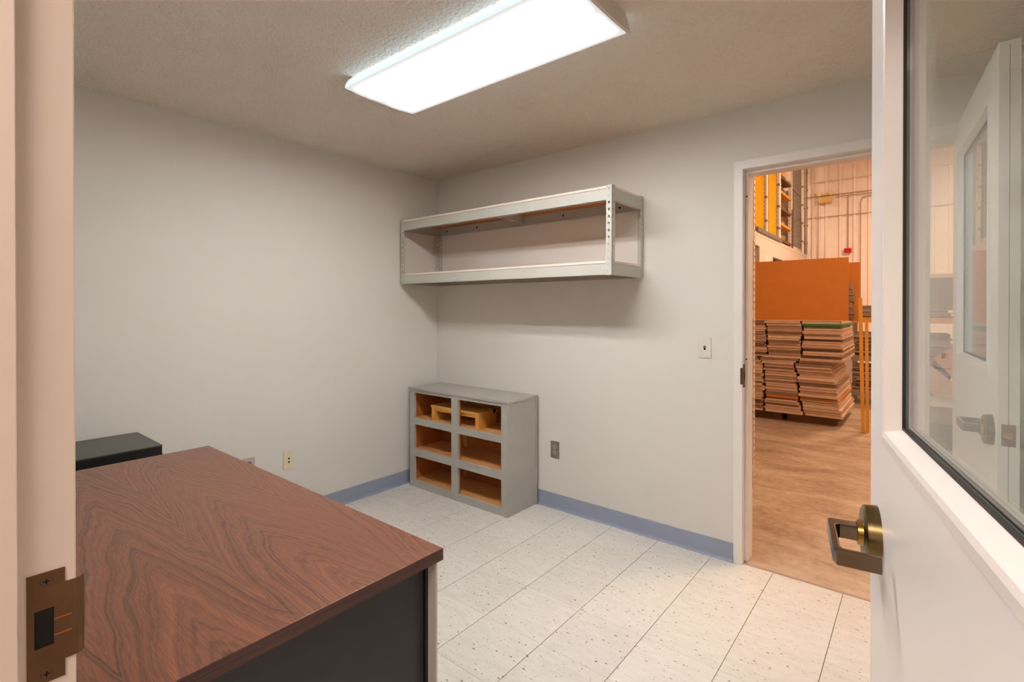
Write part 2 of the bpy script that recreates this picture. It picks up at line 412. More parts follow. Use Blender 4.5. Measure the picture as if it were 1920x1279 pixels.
# ------------------------------------------------------------------ glazed doors
def door(name, label, pivot, heading, W, side):
    """leaf runs from pivot along +Y local; visible face at local x = -side*... thickness .045 toward -X local"""
    e = empty(name, pivot, heading); e['kind'] = 'structure'; e['label'] = label
    TH = 0.045; so, si = 0.134, W-0.134      # opening limits along the leaf
    zb, zt = 1.194, 1.985; top = 2.108; y0, y1 = 0.003, W
    lf = MB()
    lf.box(-TH, 0, y0, so, 0.012, top, bev=0.0012); lf.box(-TH, 0, si, y1, 0.012, top, bev=0.0012)
    lf.box(-TH, 0, so-0.001, si+0.001, 0.012, zb); lf.box(-TH, 0, so-0.001, si+0.001, zt, top)
    lf.build('leaf', 'door', e)
    # glazing bezel on both faces: slim lip then a reveal running in to the gasket
    for k, x in enumerate((-TH, 0.0)):
        sg = -1 if x < 0 else 1
        prof = [(0.0, 0.020), (0.0035, 0.018), (0.0045, 0.006), (0.003, -0.001), (-0.0175, -0.008), (-0.0175, 0.0)]  # (out, away from opening)
        bz = MB(); rings = []
        for (o_, w_) in prof:
            xx = x+sg*o_
            rings.append([bz.bm.verts.new((xx, so-w_, zb-w_)), bz.bm.verts.new((xx, si+w_, zb-w_)), bz.bm.verts.new((xx, si+w_, zt+w_)), bz.bm.verts.new((xx, so-w_, zt+w_))])
        for a, b in zip(rings, rings[1:]+rings[:1]):
            for i in range(4):
                j = (i+1) % 4; bz.bm.faces.new((a[i], a[j], b[j], b[i]))
        o = bz.build('glazing_frame', 'door', e)
        gk = MB(); g0, g1 = 0.0080, 0.0118; xa, xb = sorted((x-sg*0.0165, x-sg*0.0200))
        gk.box(xa, xb, so+g0, so+g1, zb+g0, zt-g0); gk.box(xa, xb, si-g1, si-g0, zb+g0, zt-g0)
        gk.box(xa, xb, so+g0, si-g0, zb+g0, zb+g1); gk.box(xa, xb, so+g0, si-g0, zt-g1, zt-g0)
        gk.build('gasket', 'gasket', e)
    B(-TH/2-0.0025, -TH/2+0.0025, so+0.004, si-0.004, zb+0.004, zt-0.004).build('glass_pane', 'glass', e)
    # lever sets
    zc = 1.022; ls = W-0.070
    for sg, x in ((-1, -TH), (1, 0.0)):
        lv = empty('door_lever', (x, ls, zc), 0, e)
        r = MB(); r.tube((0, 0, 0), (sg*0.017, 0, 0), 0.044, 0.0425, 48); r.tube((sg*0.017, 0, 0), (sg*0.020, 0, 0), 0.0425, 0.038, 48)
        r.build('rose', 'rose', lv, smooth=True)
        r = MB(); r.tube((sg*0.019, 0, 0), (sg*0.027, 0, 0), 0.020, 0.018, 32); r.build('collar', 'collar', lv, smooth=True)
        # neck out, grip along the leaf, return leg back to the leaf
        hz = 0.0095; th = 0.0075
        ox = 0.066
        pts = [(0.024, 0.011), (0.052, 0.0095), (ox-0.004, 0.009), (ox, 0.005), (ox+0.001, -0.1), (ox-0.003, -0.112), (0.012, -0.116), (0.010, -0.109),
               (ox-0.012, -0.104), (ox-0.0085, -0.098), (ox-0.0095, -0.016), (ox-0.016, -0.010), (0.024, -0.011)]
        g = MB(); g.prism([(sg*a, b) for a, b in pts], 'z', -hz-0.001, hz+0.003)
        bmesh.ops.recalc_face_normals(g.bm, faces=g.bm.faces)
        es = [ed for ed in g.bm.edges if abs(ed.verts[0].co.z-ed.verts[1].co.z) < 1e-6]
        bmesh.ops.bevel(g.bm, geom=es, offset=0.002, segments=3, affect='EDGES', profile=0.6)
        g.build('handle', 'lever', lv, smooth=True)
    lp = B(-TH/2-0.0145, -TH/2+0.0145, W, W+0.0012, zc-0.030, zc+0.030).build('latch_plate', 'bronze', e)
    MB().tube((-TH/2, W+0.001, zc), (-TH/2, W+0.011, zc), 0.010, 0.008, 20).build('latch_bolt', 'gold', lp)
    B(-TH/2-0.0008, -TH/2+0.0008, W-0.0005, W+0.0003, 0.02, top-0.01).build('edge_seam', 'greyplate', e)
    for zz in (0.25, 1.06, 1.87):
        hg = MB(); hg.tube((0.006, 0.0, zz-0.055), (0.006, 0.0, zz+0.055), 0.006); hg.build('hinge', 'rose', e, smooth=True)
    return e
# near door: hinge on the right jamb, swung into the room
door('door_1', 'open white half-glazed door at right, nearest the viewer', (3.31, -2.732, 0), R(11.3), 0.914, -1)
# far door: hinge on the right jamb of the warehouse doorway, leaf runs along -Y; mirror with a turned empty
def door_far():
    e = door('door_2', 'white half-glazed warehouse door seen through the near door glass', (0, 0, 0), 0, 0.877, -1)
    return e
d2 = door_far()
d2.scale = (1, -1, 1); d2.location = (3.297, -0.058, 0); d2.rotation_euler = (0, 0, R(4.1))

# ------------------------------------------------------------------ switch and outlets
def plate(name, label, cat, origin, rz, mplate, kind, group=None):
    """plate in local XZ plane facing -Y local"""
    e = empty(name, origin, rz); tag(e, label, cat, group)
    pl = MB().box(-0.035, 0.035, -0.006, -0.0004, -0.057, 0.057, bev=0.002).build('cover_plate', mplate, e)
    if kind == 'switch':
        B(-0.0052, 0.0052, -0.0075, -0.006, -0.012, 0.012).build('toggle_slot', 'dark', e)
        q = MB().box(-0.004, 0.004, -0.018, -0.006, 0.0, 0.010, mat=None); q.build('toggle', 'greyplate', e)
    if kind == 'outlet':
        for s in (-1, 1):
            r = MB().tube((0, -0.0062, s*0.0195), (0, -0.0082, s*0.0195), 0.0165, 0.016, 24).build('receptacle', 'steelplate' if mplate != 'steelplate' else 'greyplate', e)
            for dx, hh in ((-0.0065, 0.008), (0.0065, 0.0065)):
                B(dx-0.0014, dx+0.0014, -0.0088, -0.0082, s*0.0195-hh/2+0.003, s*0.0195+hh/2+0.003).build('slot', 'dark', r)
            B(-0.0025, 0.0025, -0.0088, -0.0082, s*0.0195-0.010, s*0.0195-0.006).build('slot', 'dark', r)
    if kind == 'jack':
        B(-0.017, 0.017, -0.0085, -0.006, -0.034, 0.034, bev=0.001).build('jack_insert', mplate, e)
        for s in (-1, 1):
            B(-0.0055, 0.0055, -0.0092, -0.0085, s*0.0115-0.0055, s*0.0115+0.0055).build('jack', 'dark', e)
    for s in (-1, 1):
        if kind != 'outlet':
            MB().tube((0, -0.006, s*0.042), (0, -0.0075, s*0.042), 0.003).build('screw', mplate, e)
    if kind == 'outlet': MB().tube((0, -0.006, 0), (0, -0.0078, 0), 0.003).build('screw', 'greyplate', e)
    return e
plate('light_switch', 'white toggle light switch on the wall left of the warehouse doorway', 'switch', (2.2105, 0, 1.155), 0, 'white', 'switch')
plate('wall_outlet', 'grey power outlet low on the wall right of the grey cabinet', 'outlet', (1.1975, 0, 0.405), 0, 'greyplate', 'outlet')
plate('phone_jack', 'ivory double jack plate low on the left wall', 'outlet', (0, -1.277, 0.402), R(-90)+math.pi, 'ivory', 'jack')
plate('wall_outlet', 'metal outlet plate on the left wall half hidden by the desk', 'outlet', (0, -1.523, 0.415), R(90), 'steelplate', 'outlet')

# ------------------------------------------------------------------ ceiling fixture
lf_ = empty('ceiling_light', (1.71, -1.368, H)); tag(lf_, 'long lit fluorescent fixture with a milky wraparound lens on the ceiling', 'ceiling light')
def fprof(hw, top, bot, n=8):
    pts = [(-hw+0.034, top)]
    for k in range(n+1):
        a = k/n; pts.append((-hw+0.034*(1-math.sin(a*math.pi/2))*1.0, top+(bot-top)*(1-math.cos(a*math.pi/2))*0.0+(bot-top)*a))
    for k in range(1, n*2):
        a = k/(n*2); y = -hw+2*hw*a; pts.append((y, bot-0.006*(1-(2*a-1)**2)))
    for p_ in reversed(pts[1:n+2]): pts.append((-p_[0], p_[1]))
    pts.append((hw-0.034, top)); return pts
pr = fprof(0.197, -0.004, -0.062)
lm = MB().prism(pr, 'x', -0.604, 0.604); lm.build('lens', 'lens', lf_, smooth=True)
B(-0.6, 0.6, -0.15, 0.15, -0.004, 0).build('housing', 'fixture', lf_)
for s in (-1, 1):
    pe = [(y*1.022, z*1.045) for y, z in pr]
    MB().prism(pe, 'x', s*0.604, s*0.612).build('end_cap', 'fixture', lf_)
    # bright rim of the lens lapping over the end cap
    rim = []
    low = [(y, z) for y, z in pe if z < -0.058]
    rim = [(y, z) for y, z in low]+[(y, z+0.0035) for y, z in reversed(low)]
    MB().prism(rim, 'x', min(s*0.6125, s*0.6155), max(s*0.6125, s*0.6155)).build('lens_rim', 'white', lf_)

# ------------------------------------------------------------------ wall shelf of punched steel angle
def flange(bm_, org, ua, ub, na, wa, cell, n, hole):
    """strip of n cells (height cell) along ub, width wa along ua; keyhole pierced in each"""
    org = Vector(org); ua = Vector(ua); ub = Vector(ub); th = 0.002; na = Vector(na)
    def hp(ang):
        # keyhole as a radial outline around its centre: round head, narrow foot
        c, s_ = math.cos(ang), math.sin(ang)
        if s_ < -0.55: return hole*1.75*(0.55+0.45*abs(s_)) if abs(c) < 0.42 else hole*0.95
        return hole
    for k in range(n):
        ctr = org+ua*(wa*0.52)+ub*(cell*(k+0.5)); ring_i = []; ring_o = []
        NN = 12
        for q in range(NN):
            ang = 2*math.pi*q/NN; c, s_ = math.cos(ang), math.sin(ang)
            r = hp(ang); ring_i.append(ctr+ua*(c*r)+ub*(s_*r))
            tx = (wa*0.48 if c > 0 else wa*0.52)/max(abs(c), 1e-6); ty = cell/2/max(abs(s_), 1e-6); rr = min(tx, ty)
            # snap corners
            ring_o.append((c*rr, s_*rr))
        # exact rectangle corners at the directions nearest to them
        cs = [(wa*0.48, cell/2), (-wa*0.52, cell/2), (-wa*0.52, -cell/2), (wa*0.48, -cell/2)]
        for cc in cs:
            bi = min(range(NN), key=lambda i: (ring_o[i][0]-cc[0])**2+(ring_o[i][1]-cc[1])**2); ring_o[bi] = cc
        ro = [ctr+ua*a+ub*b for a, b in ring_o]
        for off in (0, th):
            vi = [bm_.verts.new(p_+na*off) for p_ in ring_i]; vo = [bm_.verts.new(p_+na*off) for p_ in ro]
            for i in range(NN):
                j = (i+1) % NN; bm_.faces.new((vi[i], vi[j], vo[j], vo[i]))
            if off == 0: v0i = vi
            else:
                for i in range(NN):
                    j = (i+1) % NN; bm_.faces.new((v0i[i], v0i[j], vi[j], vi[i]))
    # closing strips at the long edges
    for e_ in (0, wa):
        q = [org+ua*e_, org+ua*e_+na*th, org+ua*e_+na*th+ub*(cell*n), org+ua*e_+ub*(cell*n)]
        bm_.faces.new([bm_.verts.new(p_) for p_ in q])
ws = empty('wall_shelf', (0.031, 0, 1.563)); tag(ws, 'pale grey punched steel two-tier shelf unit hung high on the back wall', 'shelf')
ws.rotation_euler = (0, R(0.15), 0)
SL, SD, SH = 1.811, 0.40, 0.494
n = 13; cell = SH/n; pw = 0.036
for (x, sx) in ((0, 1), (SL, -1)):
    for (y, sy) in ((-SD, 1), (-0.003, -1)):
        p = MB()
        flange(p.bm, (x, y, 0), (sx, 0, 0), (0, 0, 1), (0, sy, 0), pw, cell, n, 0.0066)
        flange(p.bm, (x, y, 0), (0, sy, 0), (0, 0, 1), (sx, 0, 0), pw, cell, n, 0.0052)
        p.build('post', 'shelf', ws)
for zt in (0.080, SH-0.003):
    dz = zt-0.014
    dk = B(0.004, SL-0.004, -SD+0.004, -0.008, dz, zt, bev=0.001).build('shelf_deck', 'particle', ws)
    B(0.003, SL-0.003, -SD+0.0025, -SD+0.0045, dz+0.001, zt-0.0003).build('deck_edging', 'deckedge', dk)
    B(SL-0.0045, SL-0.0025, -SD+0.004, -0.008, dz+0.001, zt-0.0003).build('deck_edging', 'deckedge', dk)
    b1, b0 = dz-0.0015, dz-0.065
    for nm, yb, sy in (('front', -SD+0.0025, 1), ('rear', -0.0055, -1)):
        bb = MB(); bb.box(0.003, SL-0.003, min(yb, yb+sy*0.002), max(yb, yb+sy*0.002), b0, b1)
        bb.box(0.003, SL-0.003, min(yb, yb+sy*0.022), max(yb, yb+sy*0.022), b0, b0+0.002)
        bo = bb.build('beam', 'shelf', ws)
        if nm == 'front':
            for xx in (0.605, 0.906, 1.207):
                for q in (0.012, 0.046):
                    MB().tube((xx, -SD+0.0026, b0+q), (xx, -SD+0.0015, b0+q), 0.0028, 0.0028, 8).build('rivet_hole', 'greyplate', bo)
        else:
            for xx in (0.100, 0.435, 1.236, 1.656):
                MB().tube((xx, -0.0070, b0+0.034), (xx, -0.011, b0+0.034), 0.007, 0.006, 10).build('bolt', 'dark', bo)
    for xb, sx in ((0.0025, 1), (SL-0.0025, -1)):
        bb = MB(); bb.box(min(xb, xb+sx*0.002), max(xb, xb+sx*0.002), -SD+0.004, -0.007, b0, b1)
        bb.box(min(xb, xb+sx*0.018), max(xb, xb+sx*0.018), -SD+0.006, -0.008, b0, b0+0.002)
        bb.build('end_beam', 'shelf', ws)
    tb = MB(); tb.box(0.90, 0.902, -SD+0.006, -0.009, dz-0.045, dz-0.001); tb.box(0.882, 0.902, -SD+0.006, -0.009, dz-0.045, dz-0.043)
    tb.build('tie_bar', 'shelf', ws)
p = MB()
for (x, y) in ((0.012, -SD), (SL-0.012, -SD)):
    pass

# ------------------------------------------------------------------ grey cabinet
cb = empty('storage_cabinet', (0.061, 0, 0)); tag(cb, 'grey painted wooden cabinet with six open compartments in the corner', 'cabinet')
CW, CD, CH = 0.989, 0.338, 0.767
B(0.0, 0.018, -CD+0.018, -0.022, 0, CH-0.016).build('side_panel', 'cab', cb)
B(CW-0.018, CW, -CD+0.018, -0.022, 0, CH-0.016).build('side_panel', 'cab', cb)
B(0.001, CW+0.012, -0.022, -0.019, 0.003, CH-0.003).build('back_panel', 'pine', cb)
B(CW+0.0005, CW+0.012, -0.030, -0.019, 0, CH-0.006).build('back_strip', 'cab', cb)
ff = MB()                                # face frame: stiles, rails, mullion
y0, y1 = -CD, -CD+0.018
ff.box(0, 0.055, y0, y1, 0, CH-0.017); ff.box(CW-0.053, CW, y0, y1, 0, CH-0.017); ff.box(0.463, 0.527, y0, y1, 0.03, CH-0.02)
for a, b in ((0.0, 0.052), (0.240, 0.294), (0.484, 0.532), (0.727, CH-0.017)): ff.box(0.05, CW-0.05, y0+0.0002, y1, a, b)
ff.build('face_frame', 'cab', cb)
B(-0.006, CW+0.008, -CD-0.008, -0.017, CH-0.016, CH, bev=0.0015).build('top_panel', 'cab', cb)
for z in (0.050, 0.290, 0.530):
    B(0.018, CW-0.018, -CD+0.018, -0.023, z-0.016, z).build('inner_shelf', 'pineply', cb)
for s, x in ((1, 0.0185), (-1, CW-0.0185)):
    B(min(x, x+s*0.003), max(x, x+s*0.003), -CD+0.019, -0.023, 0.02, CH-0.02).build('side_lining', 'pine', cb)
B(0.29, 0.33, -0.040, -0.023, 0.052, CH-0.02).build('cleat', 'pineply', cb)
B(0.463, 0.527, -CD+0.0185, -CD+0.030, 0.05, CH-0.02).build('mullion_backing', 'pine', cb)
# little wooden riser in the top compartment
rs = empty('wooden_riser', (0.061+0.20, -0.300, 0.530)); tag(rs, 'small varnished pine riser standing in the top row of the grey cabinet', 'riser')
B(0, 0.50, 0, 0.20, 0.096, 0.114, bev=0.001).build('riser_top', 'hutch', rs)
B(0.006, 0.040, 0.004, 0.19, 0.0, 0.096).build('leg', 'hutch', rs)
B(0.460, 0.494, 0.004, 0.19, 0.0, 0.096).build('leg', 'hutch', rs)
B(0.04, 0.46, 0.010, 0.026, 0.074, 0.096).build('rail', 'hutch', rs)
MB().box(0.497, 0.503, 0.15, 0.175, 0.095, 0.118).build('hook', 'dark', rs)

# ------------------------------------------------------------------ desk
dk = empty('desk', (0, 0, 0)); tag(dk, 'large desk with walnut laminate top and black steel body', 'desk')
dx0, dx1, dy0, dy1 = 0.640, 2.190, -2.738, -1.970
tp = B(dx0, dx1, dy0, dy1, 0.719, 0.750, bev=0.001).build('desktop', 'walnut', dk)
B(dx1-0.0005, dx1+0.0006, dy0, dy1, 0.7195, 0.7488).build('edge_band', 'walnut_edge', tp)
B(dx0, dx1, dy1-0.0005, dy1+0.0006, 0.7195, 0.7488).build('edge_band', 'walnut_edge', tp)
B(dx1-0.042, dx1-0.038, dy0+0.02, dy1-0.034, 0.06, 0.718).build('end_panel', 'black', dk)
B(dx1-0.05, dx1-0.0335, dy1-0.031, dy1-0.021, 0.03, 0.718).build('corner_post', 'black', dk)
B(dx1-0.0335, dx1-0.003, dy1-0.0225, dy1-0.0165, 0.0, 0.718, bev=0.001).build('leg', 'alu', dk)
B(dx1-0.0335, dx1-0.003, dy0+0.012, dy0+0.018, 0.0, 0.718, bev=0.001).build('leg', 'alu', dk)
B(dx0+0.003, dx0+0.034, dy1-0.0225, dy1-0.0165, 0.0, 0.718).build('leg', 'alu', dk)
B(dx0+0.003, dx0+0.034, dy0+0.012, dy0+0.018, 0.0, 0.718).build('leg', 'alu', dk)
B(dx0+0.038, dx0+0.042, dy0+0.02, dy1-0.034, 0.06, 0.718).build('end_panel', 'black', dk)
B(dx0+0.05, dx1-0.05, dy0+0.03, dy0+0.034, 0.25, 0.718).build('modesty_panel', 'black', dk)
for xa, xb in ((dx0+0.05, dx0+0.43), (dx1-0.43, dx1-0.05)):
    B(xa, xb, dy0+0.05, dy1-0.05, 0.08, 0.715).build('pedestal', 'black', dk)
    for za, zb_ in ((0.09, 0.38), (0.40, 0.55), (0.57, 0.70)):
        dr = B(xa+0.005, xb-0.005, dy1-0.05, dy1-0.034, za, zb_, bev=0.002).build('drawer', 'black', dk)
        B((xa+xb)/2-0.06, (xa+xb)/2+0.06, dy1-0.034, dy1-0.026, (za+zb_)/2+0.02, (za+zb_)/2+0.032).build('handle', 'alu', dr)

# ------------------------------------------------------------------ black file cabinet in the corner
fc = empty('file_cabinet', (0.022, -2.735, 0)); tag(fc, 'low black cabinet in the corner behind the desk', 'cabinet')
B(0.0, 0.390, 0.0, 0.650, 0.0, 0.7335, bev=0.002).build('body', 'blackbody', fc)
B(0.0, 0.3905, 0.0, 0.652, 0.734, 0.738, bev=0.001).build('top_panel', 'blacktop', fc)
for za, zb_ in ((0.05, 0.36), (0.385, 0.695)):
    dr = B(0.012, 0.376, 0.650, 0.656, za, zb_, bev=0.002).build('drawer', 'blackbody', fc)
    B(0.14, 0.25, 0.656, 0.666, zb_-0.05, zb_-0.035).build('handle', 'alu', dr)

# ------------------------------------------------------------------ hall behind the viewer
S(B(0.9, 5.2, -4.6, YO, -0.1, 0), 'floor_hall', 'concrete')
S(B(0.9, 5.2, -4.7, -4.6, 0, 2.6), 'wall_hall_far', 'hall')
S(B(0.8, 0.9, -4.7, YO, 0, 2.6), 'wall_hall_left', 'hall')
S(B(5.2, 5.3, -4.7, YO, 0, 2.6), 'wall_hall_right', 'hall')
S(B(0.9, 5.2, -4.7, YO, H, 2.6), 'ceiling_hall', 'ceiling')
S(B(XR+0.12, 5.3, YO-0.001, YO+0.1, 0, 2.6), 'wall_hall_near', 'hall')

# ------------------------------------------------------------------ warehouse shell
S(B(-4, 9, 0.012, 11.1, -0.1, -0.002), 'floor_warehouse', 'concrete', 'brown stained concrete warehouse floor')
S(B(D2[0], D2[1], 0.012, 0.030, -0.003, 0.0025), 'threshold', 'greyconduit', 'thin metal strip where tile meets concrete')
S(B(-4, -3.9, 0.125, 11.1, 0, 6.6), 'wall_warehouse_left', 'siding')
S(B(9, 9.1, 0.125, 11.1, 0, 6.6), 'wall_warehouse_right', 'siding')
S(B(-4, 9.1, 0.125, 11.3, 6.6, 6.7), 'roof_warehouse', 'siding')
m = MB(); m.box(-4, -0.12, 0.125, 0.2, 0, 6.6); m.box(XR+0.12, 9, 0.125, 0.2, 0, 6.6); m.box(-0.12, XR+0.12, 0.125, 0.2, 2.6, 6.6)
S(m, 'wall_warehouse_near', 'siding')
sd = S(B(-4, 9, 11.06, 11.2, 0, 6.6), 'wall_far', 'siding', 'ribbed metal siding at the far end of the warehouse')
# siding panels: flat pan with trapezoid ribs about a foot apart
def rib_panel(x0, nr=3, pitch=0.276):
    W_ = nr*pitch; pts = [(0, 11.055)]
    for k in range(nr):
        c = (k+0.5)*pitch
        pts += [(c-0.030, 11.055), (c-0.024, 11.014), (c+0.024, 11.014), (c+0.030, 11.055)]
        pts += [(c+pitch*0.36, 11.055), (c+pitch*0.36+0.006, 11.050), (c+pitch*0.36+0.012, 11.055)] if k < nr-1 else []
    pts += [(W_-0.002, 11.055), (W_-0.002, 11.0595), (0, 11.0595)]
    return pts
pm = MB().prism(rib_panel(0), 'z', 0.0, 6.58).build('siding_panel', 'siding', sd)
pm.location = (1.126-0.138-5*0.828, 0, 0)
for k in range(1, 15):
    c = pm.copy(); C.objects.link(c); c.parent = sd; c.location = (pm.location.x+k*0.828, 0, 0)
S(B(-4, 9, 11.008, 11.020, 3.55, 3.565), 'siding_shadow_strip', 'greyconduit', 'horizontal darker strip standing in for a shadow band across the ribbed siding')  # shadow band on the siding, put in as a thin darker-coloured strip

def pipe(name, pts, r, m, label, cat, group=None):
    g = MB()
    for a, b in zip(pts, pts[1:]): g.tube(a, b, r, r, 10)
    for q in pts[1:-1]: g.sphere(q, r*1.02)
    o = g.build(name, m, None, smooth=True); tag(o, label, cat, group); return o
yc = 11.005
pipe('conduit', [(1.089, yc, 6.55), (1.089, yc, 4.403), (2.25, yc, 4.399), (4.6, yc, 4.395)], 0.016, 'conduit', 'white conduit making an L on the far siding above the emergency light', 'conduit')
pipe('conduit', [(0.85, yc, 4.06), (1.235, yc, 4.055), (2.9, yc, 4.056)], 0.010, 'greyconduit', 'thin grey conduit run behind the emergency light', 'conduit')
pipe('conduit', [(1.60, 10.978, 4.00), (2.9, 10.978, 3.99), (2.9, 10.978, 3.4)], 0.009, 'greyconduit', 'second thin conduit run just below the one behind the emergency light', 'conduit')
pipe('conduit', [(1.234, yc, 3.95), (1.234, yc, 0.3)], 0.009, 'greyconduit', 'vertical conduit dropping from the emergency light', 'conduit')
pipe('conduit', [(2.5, 10.97, 3.93), (2.17, 10.97, 3.93), (2.10, 10.97, 3.90), (2.07, 10.97, 3.82), (2.07, 10.97, 0.3)], 0.010, 'greyconduit', 'bent conduit turning down the siding at far right', 'conduit')
pipe('conduit', [(1.83, yc, 4.0), (1.83, yc, 2.78)], 0.010, 'greyconduit', 'vertical conduit feeding the red alarm', 'conduit')
el = empty('emergency_light', (1.385, 11.0, 3.93)); tag(el, 'beige twin-head emergency light high on the ribbed siding', 'emergency light')
B(-0.135, 0.135, -0.09, 0.015, -0.055, 0.085, bev=0.008).build('housing', 'beige', el)
for s in (-1, 1):
    hd = MB(); hd.tube((s*0.105, -0.03, 0.085), (s*0.105, -0.03, 0.125), 0.012); hd.build('neck', 'beige', el)
    hd = MB(); hd.tube((s*0.115, 0.01, 0.175), (s*0.115, -0.07, 0.170), 0.04, 0.06, 20); ho = hd.build('lamp_head', 'beige', el, smooth=True)
    MB().tube((s*0.115, -0.07, 0.170), (s*0.115, -0.076, 0.170), 0.053, 0.05, 20).build('lamp_lens', 'lamp_glass', ho)
fa = empty('fire_alarm', (1.83, 11.0, 2.727)); tag(fa, 'small red alarm box on the siding above the stacked boards', 'alarm')
B(-0.07, 0.07, -0.055, 0.015, -0.052, 0.052, bev=0.008).build('housing', 'red', fa)
B(-0.05, 0.05, -0.062, -0.055, 0.005, 0.035, bev=0.003).build('lens', 'red', fa)

# ------------------------------------------------------------------ mezzanine at the left of the warehouse
m = MB(); X0 = 1.0
m.box(X0-0.1, X0, 4.6, 6.0, 0, 2.62); m.box(X0-0.1, X0, 6.46, 7.45, 0, 2.62); m.box(X0-0.1, X0, 8.33, 11.0, 0, 2.62)
m.box(X0-0.1, X0, 6.0, 6.46, 2.45, 2.62); m.box(X0-0.1, X0, 7.45, 8.33, 2.35, 2.62)
S(m, 'wall_mezzanine', 'mezz', 'off-white wall under the storage mezzanine')
S(B(X0-0.9, X0-0.85, 4.6, 11.0, 0, 2.62), 'wall_mezzanine_inner', 'palewood')
S(B(-3.9, X0+0.005, 4.6, 11.0, 2.62, 2.68), 'floor_mezzanine', 'mezz', 'mezzanine deck edge')
S(B(X0-0.01, X0+0.030, 6.25, 8.1, 2.681, 2.75), 'trim_4', 'kick', 'grey kick plate along the mezzanine edge')
sg = B(X0, X0+0.004, 6.85, 7.09, 2.0, 2.33).build('notice', 'conduit'); tag(sg, 'small white notice on the wall below the mezzanine', 'sign')
def post(name, y, x, z0, z1, wdt, m_, label, group=None, cat='post', clamps=True):
    e = empty(name, (x, y, z0)); tag(e, label, cat, group)
    MB().tube((0, 0, 0), (0, 0, z1-z0), wdt, wdt, 12).build('pole', m_, e, smooth=True)
    k = 0.25
    while k < z1-z0 and clamps:
        MB().tube((0, 0, k), (0, 0, k+0.04), wdt*1.35, wdt*1.35, 12).build('collar', 'galv', e); k += 0.42
    return e
ZT = 5.2
post('fence_post', 6.93, 1.0, 2.68, ZT, 0.028, 'conduit', 'white post between the two yellow mesh panels', clamps=True)
post('fence_post', 7.06, 0.98, 2.68, ZT, 0.018, 'galv', 'thin galvanised post right of the white post between the yellow mesh panels')
post('fence_post', 7.97, 1.0, 2.68, ZT, 0.030, 'conduit', 'white post at the right end of the yellow mesh')
post('fence_post', 10.42, 1.0, 2.68, ZT, 0.022, 'conduit', 'pale thin post near the far end of the mezzanine')
post('fence_post', 10.86, 1.0, 2.68, ZT, 0.034, 'galv', 'galvanised pole at the far corner of the mezzanine')
def mesh_panel(y0, y1, label, back='yellow_sheet', wm='yellow', pitch=0.075, with_sheet=True):
    e = empty('mesh_panel', (0.98, y0, 2.76)); tag(e, label, 'fence panel')
    W_ = y1-y0; Hh = ZT-2.80
    fr_ = MB()
    for a in (0, W_-0.02): fr_.box(-0.01, 0.01, a, a+0.02, 0, Hh)
    for a in (0, Hh-0.02, Hh*0.5): fr_.box(-0.01, 0.01, 0, W_, a, a+0.02)
    fr_.build('frame', 'galv', e)
    g = MB(); k = -Hh
    def seg(y_0, z_0, y_1, z_1):
        g.box(-0.004, 0.004, -0.004, 0.004, 0, math.hypot(y_1-y_0, z_1-z_0),
              mat=Matrix.Translation((0.0, y_0, z_0)) @ Matrix.Rotation(-math.atan2(y_1-y_0, z_1-z_0), 4, 'X'))
    k = -Hh
    while k < W_:
        a0 = max(0, k); b0 = a0-k; a1 = min(W_, k+Hh); b1 = a1-k
        if a1-a0 > 0.01: seg(a0, b0, a1, b1); seg(W_-a0, b0, W_-a1, b1)
        k += pitch
    o = g.build('wire_mesh', wm, e); o['kind'] = 'stuff'
    if with_sheet: B(-0.05, -0.04, 0.02, W_-0.02, 0.02, Hh).build('backing_sheet', back, e)
    return e
mesh_panel(6.05, 6.86, 'yellow wire-mesh panel at the left edge of the view through the doorway')
mesh_panel(7.12, 7.82, 'second yellow wire-mesh panel, just left of the mezzanine shelving')
mesh_panel(9.45, 10.36, 'dark wire-mesh panel right of the mezzanine shelving', 'darkboard', 'galv', 0.10, False)

# mezzanine shelving with boards and boxes
mr = empty('mezzanine_rack', (0.3, 8.06, 2.68)); tag(mr, 'punched steel shelving full of boards on the mezzanine', 'rack')
for x in (0.0, 0.68):
    for y in (0.0, 1.16):
        p = MB(); flange(p.bm, (x, y, 0), (0, 1, 0), (0, 0, 1), (-1, 0, 0), 0.06, 0.07, 34, 0.011)
        flange(p.bm, (x, y, 0), (-1, 0, 0), (0, 0, 1), (0, 1, 0), 0.05, 0.07, 34, 0.011); p.build('post', 'mezz', mr)
lev = [0.10, 0.42, 0.74, 1.06, 1.36]
for i, z in enumerate(lev):
    B(-0.05, 0.68, 0.01, 1.2, z-0.05, z).build('shelf', 'lumber' if i % 2 else 'palewood', mr)
bcol = ['palewood', 'thin', 'cart', 'greybin']
desc = {'palewood': 'brown box', 'thin': 'mottled box', 'cart': 'tan carton', 'greybin': 'grey box'}
rowd = ['bottom', 'second', 'third', 'fourth', 'top']
for i, z in enumerate(lev):
    y = 8.14
    k = 0
    while y < 9.05:
        w_ = random.uniform(0.2, 0.36); h_ = random.uniform(0.10, 0.22); mm_ = bcol[(i*2+k) % 4]
        o = B(0.40, 0.88, y, min(y+w_, 9.2), 2.68+z, 2.68+z+h_, bev=0.004).build('storage_box', mm_)
        tag(o, '%s on the %s shelf of the mezzanine rack, %s along it' % (desc[mm_], rowd[i], ['nearest', 'second', 'third', 'fourth', 'fifth'][k]), 'box', 'boxes on the mezzanine rack')
        y += w_+0.02; k += 1
cb2 = B(0.55, 0.99, 8.12, 8.56, 4.19, 4.30, bev=0.004).build('carton', 'lumber'); 
cb2.location.z = -0.145; tag(cb2, 'yellowish flat carton topmost on the mezzanine rack', 'box')
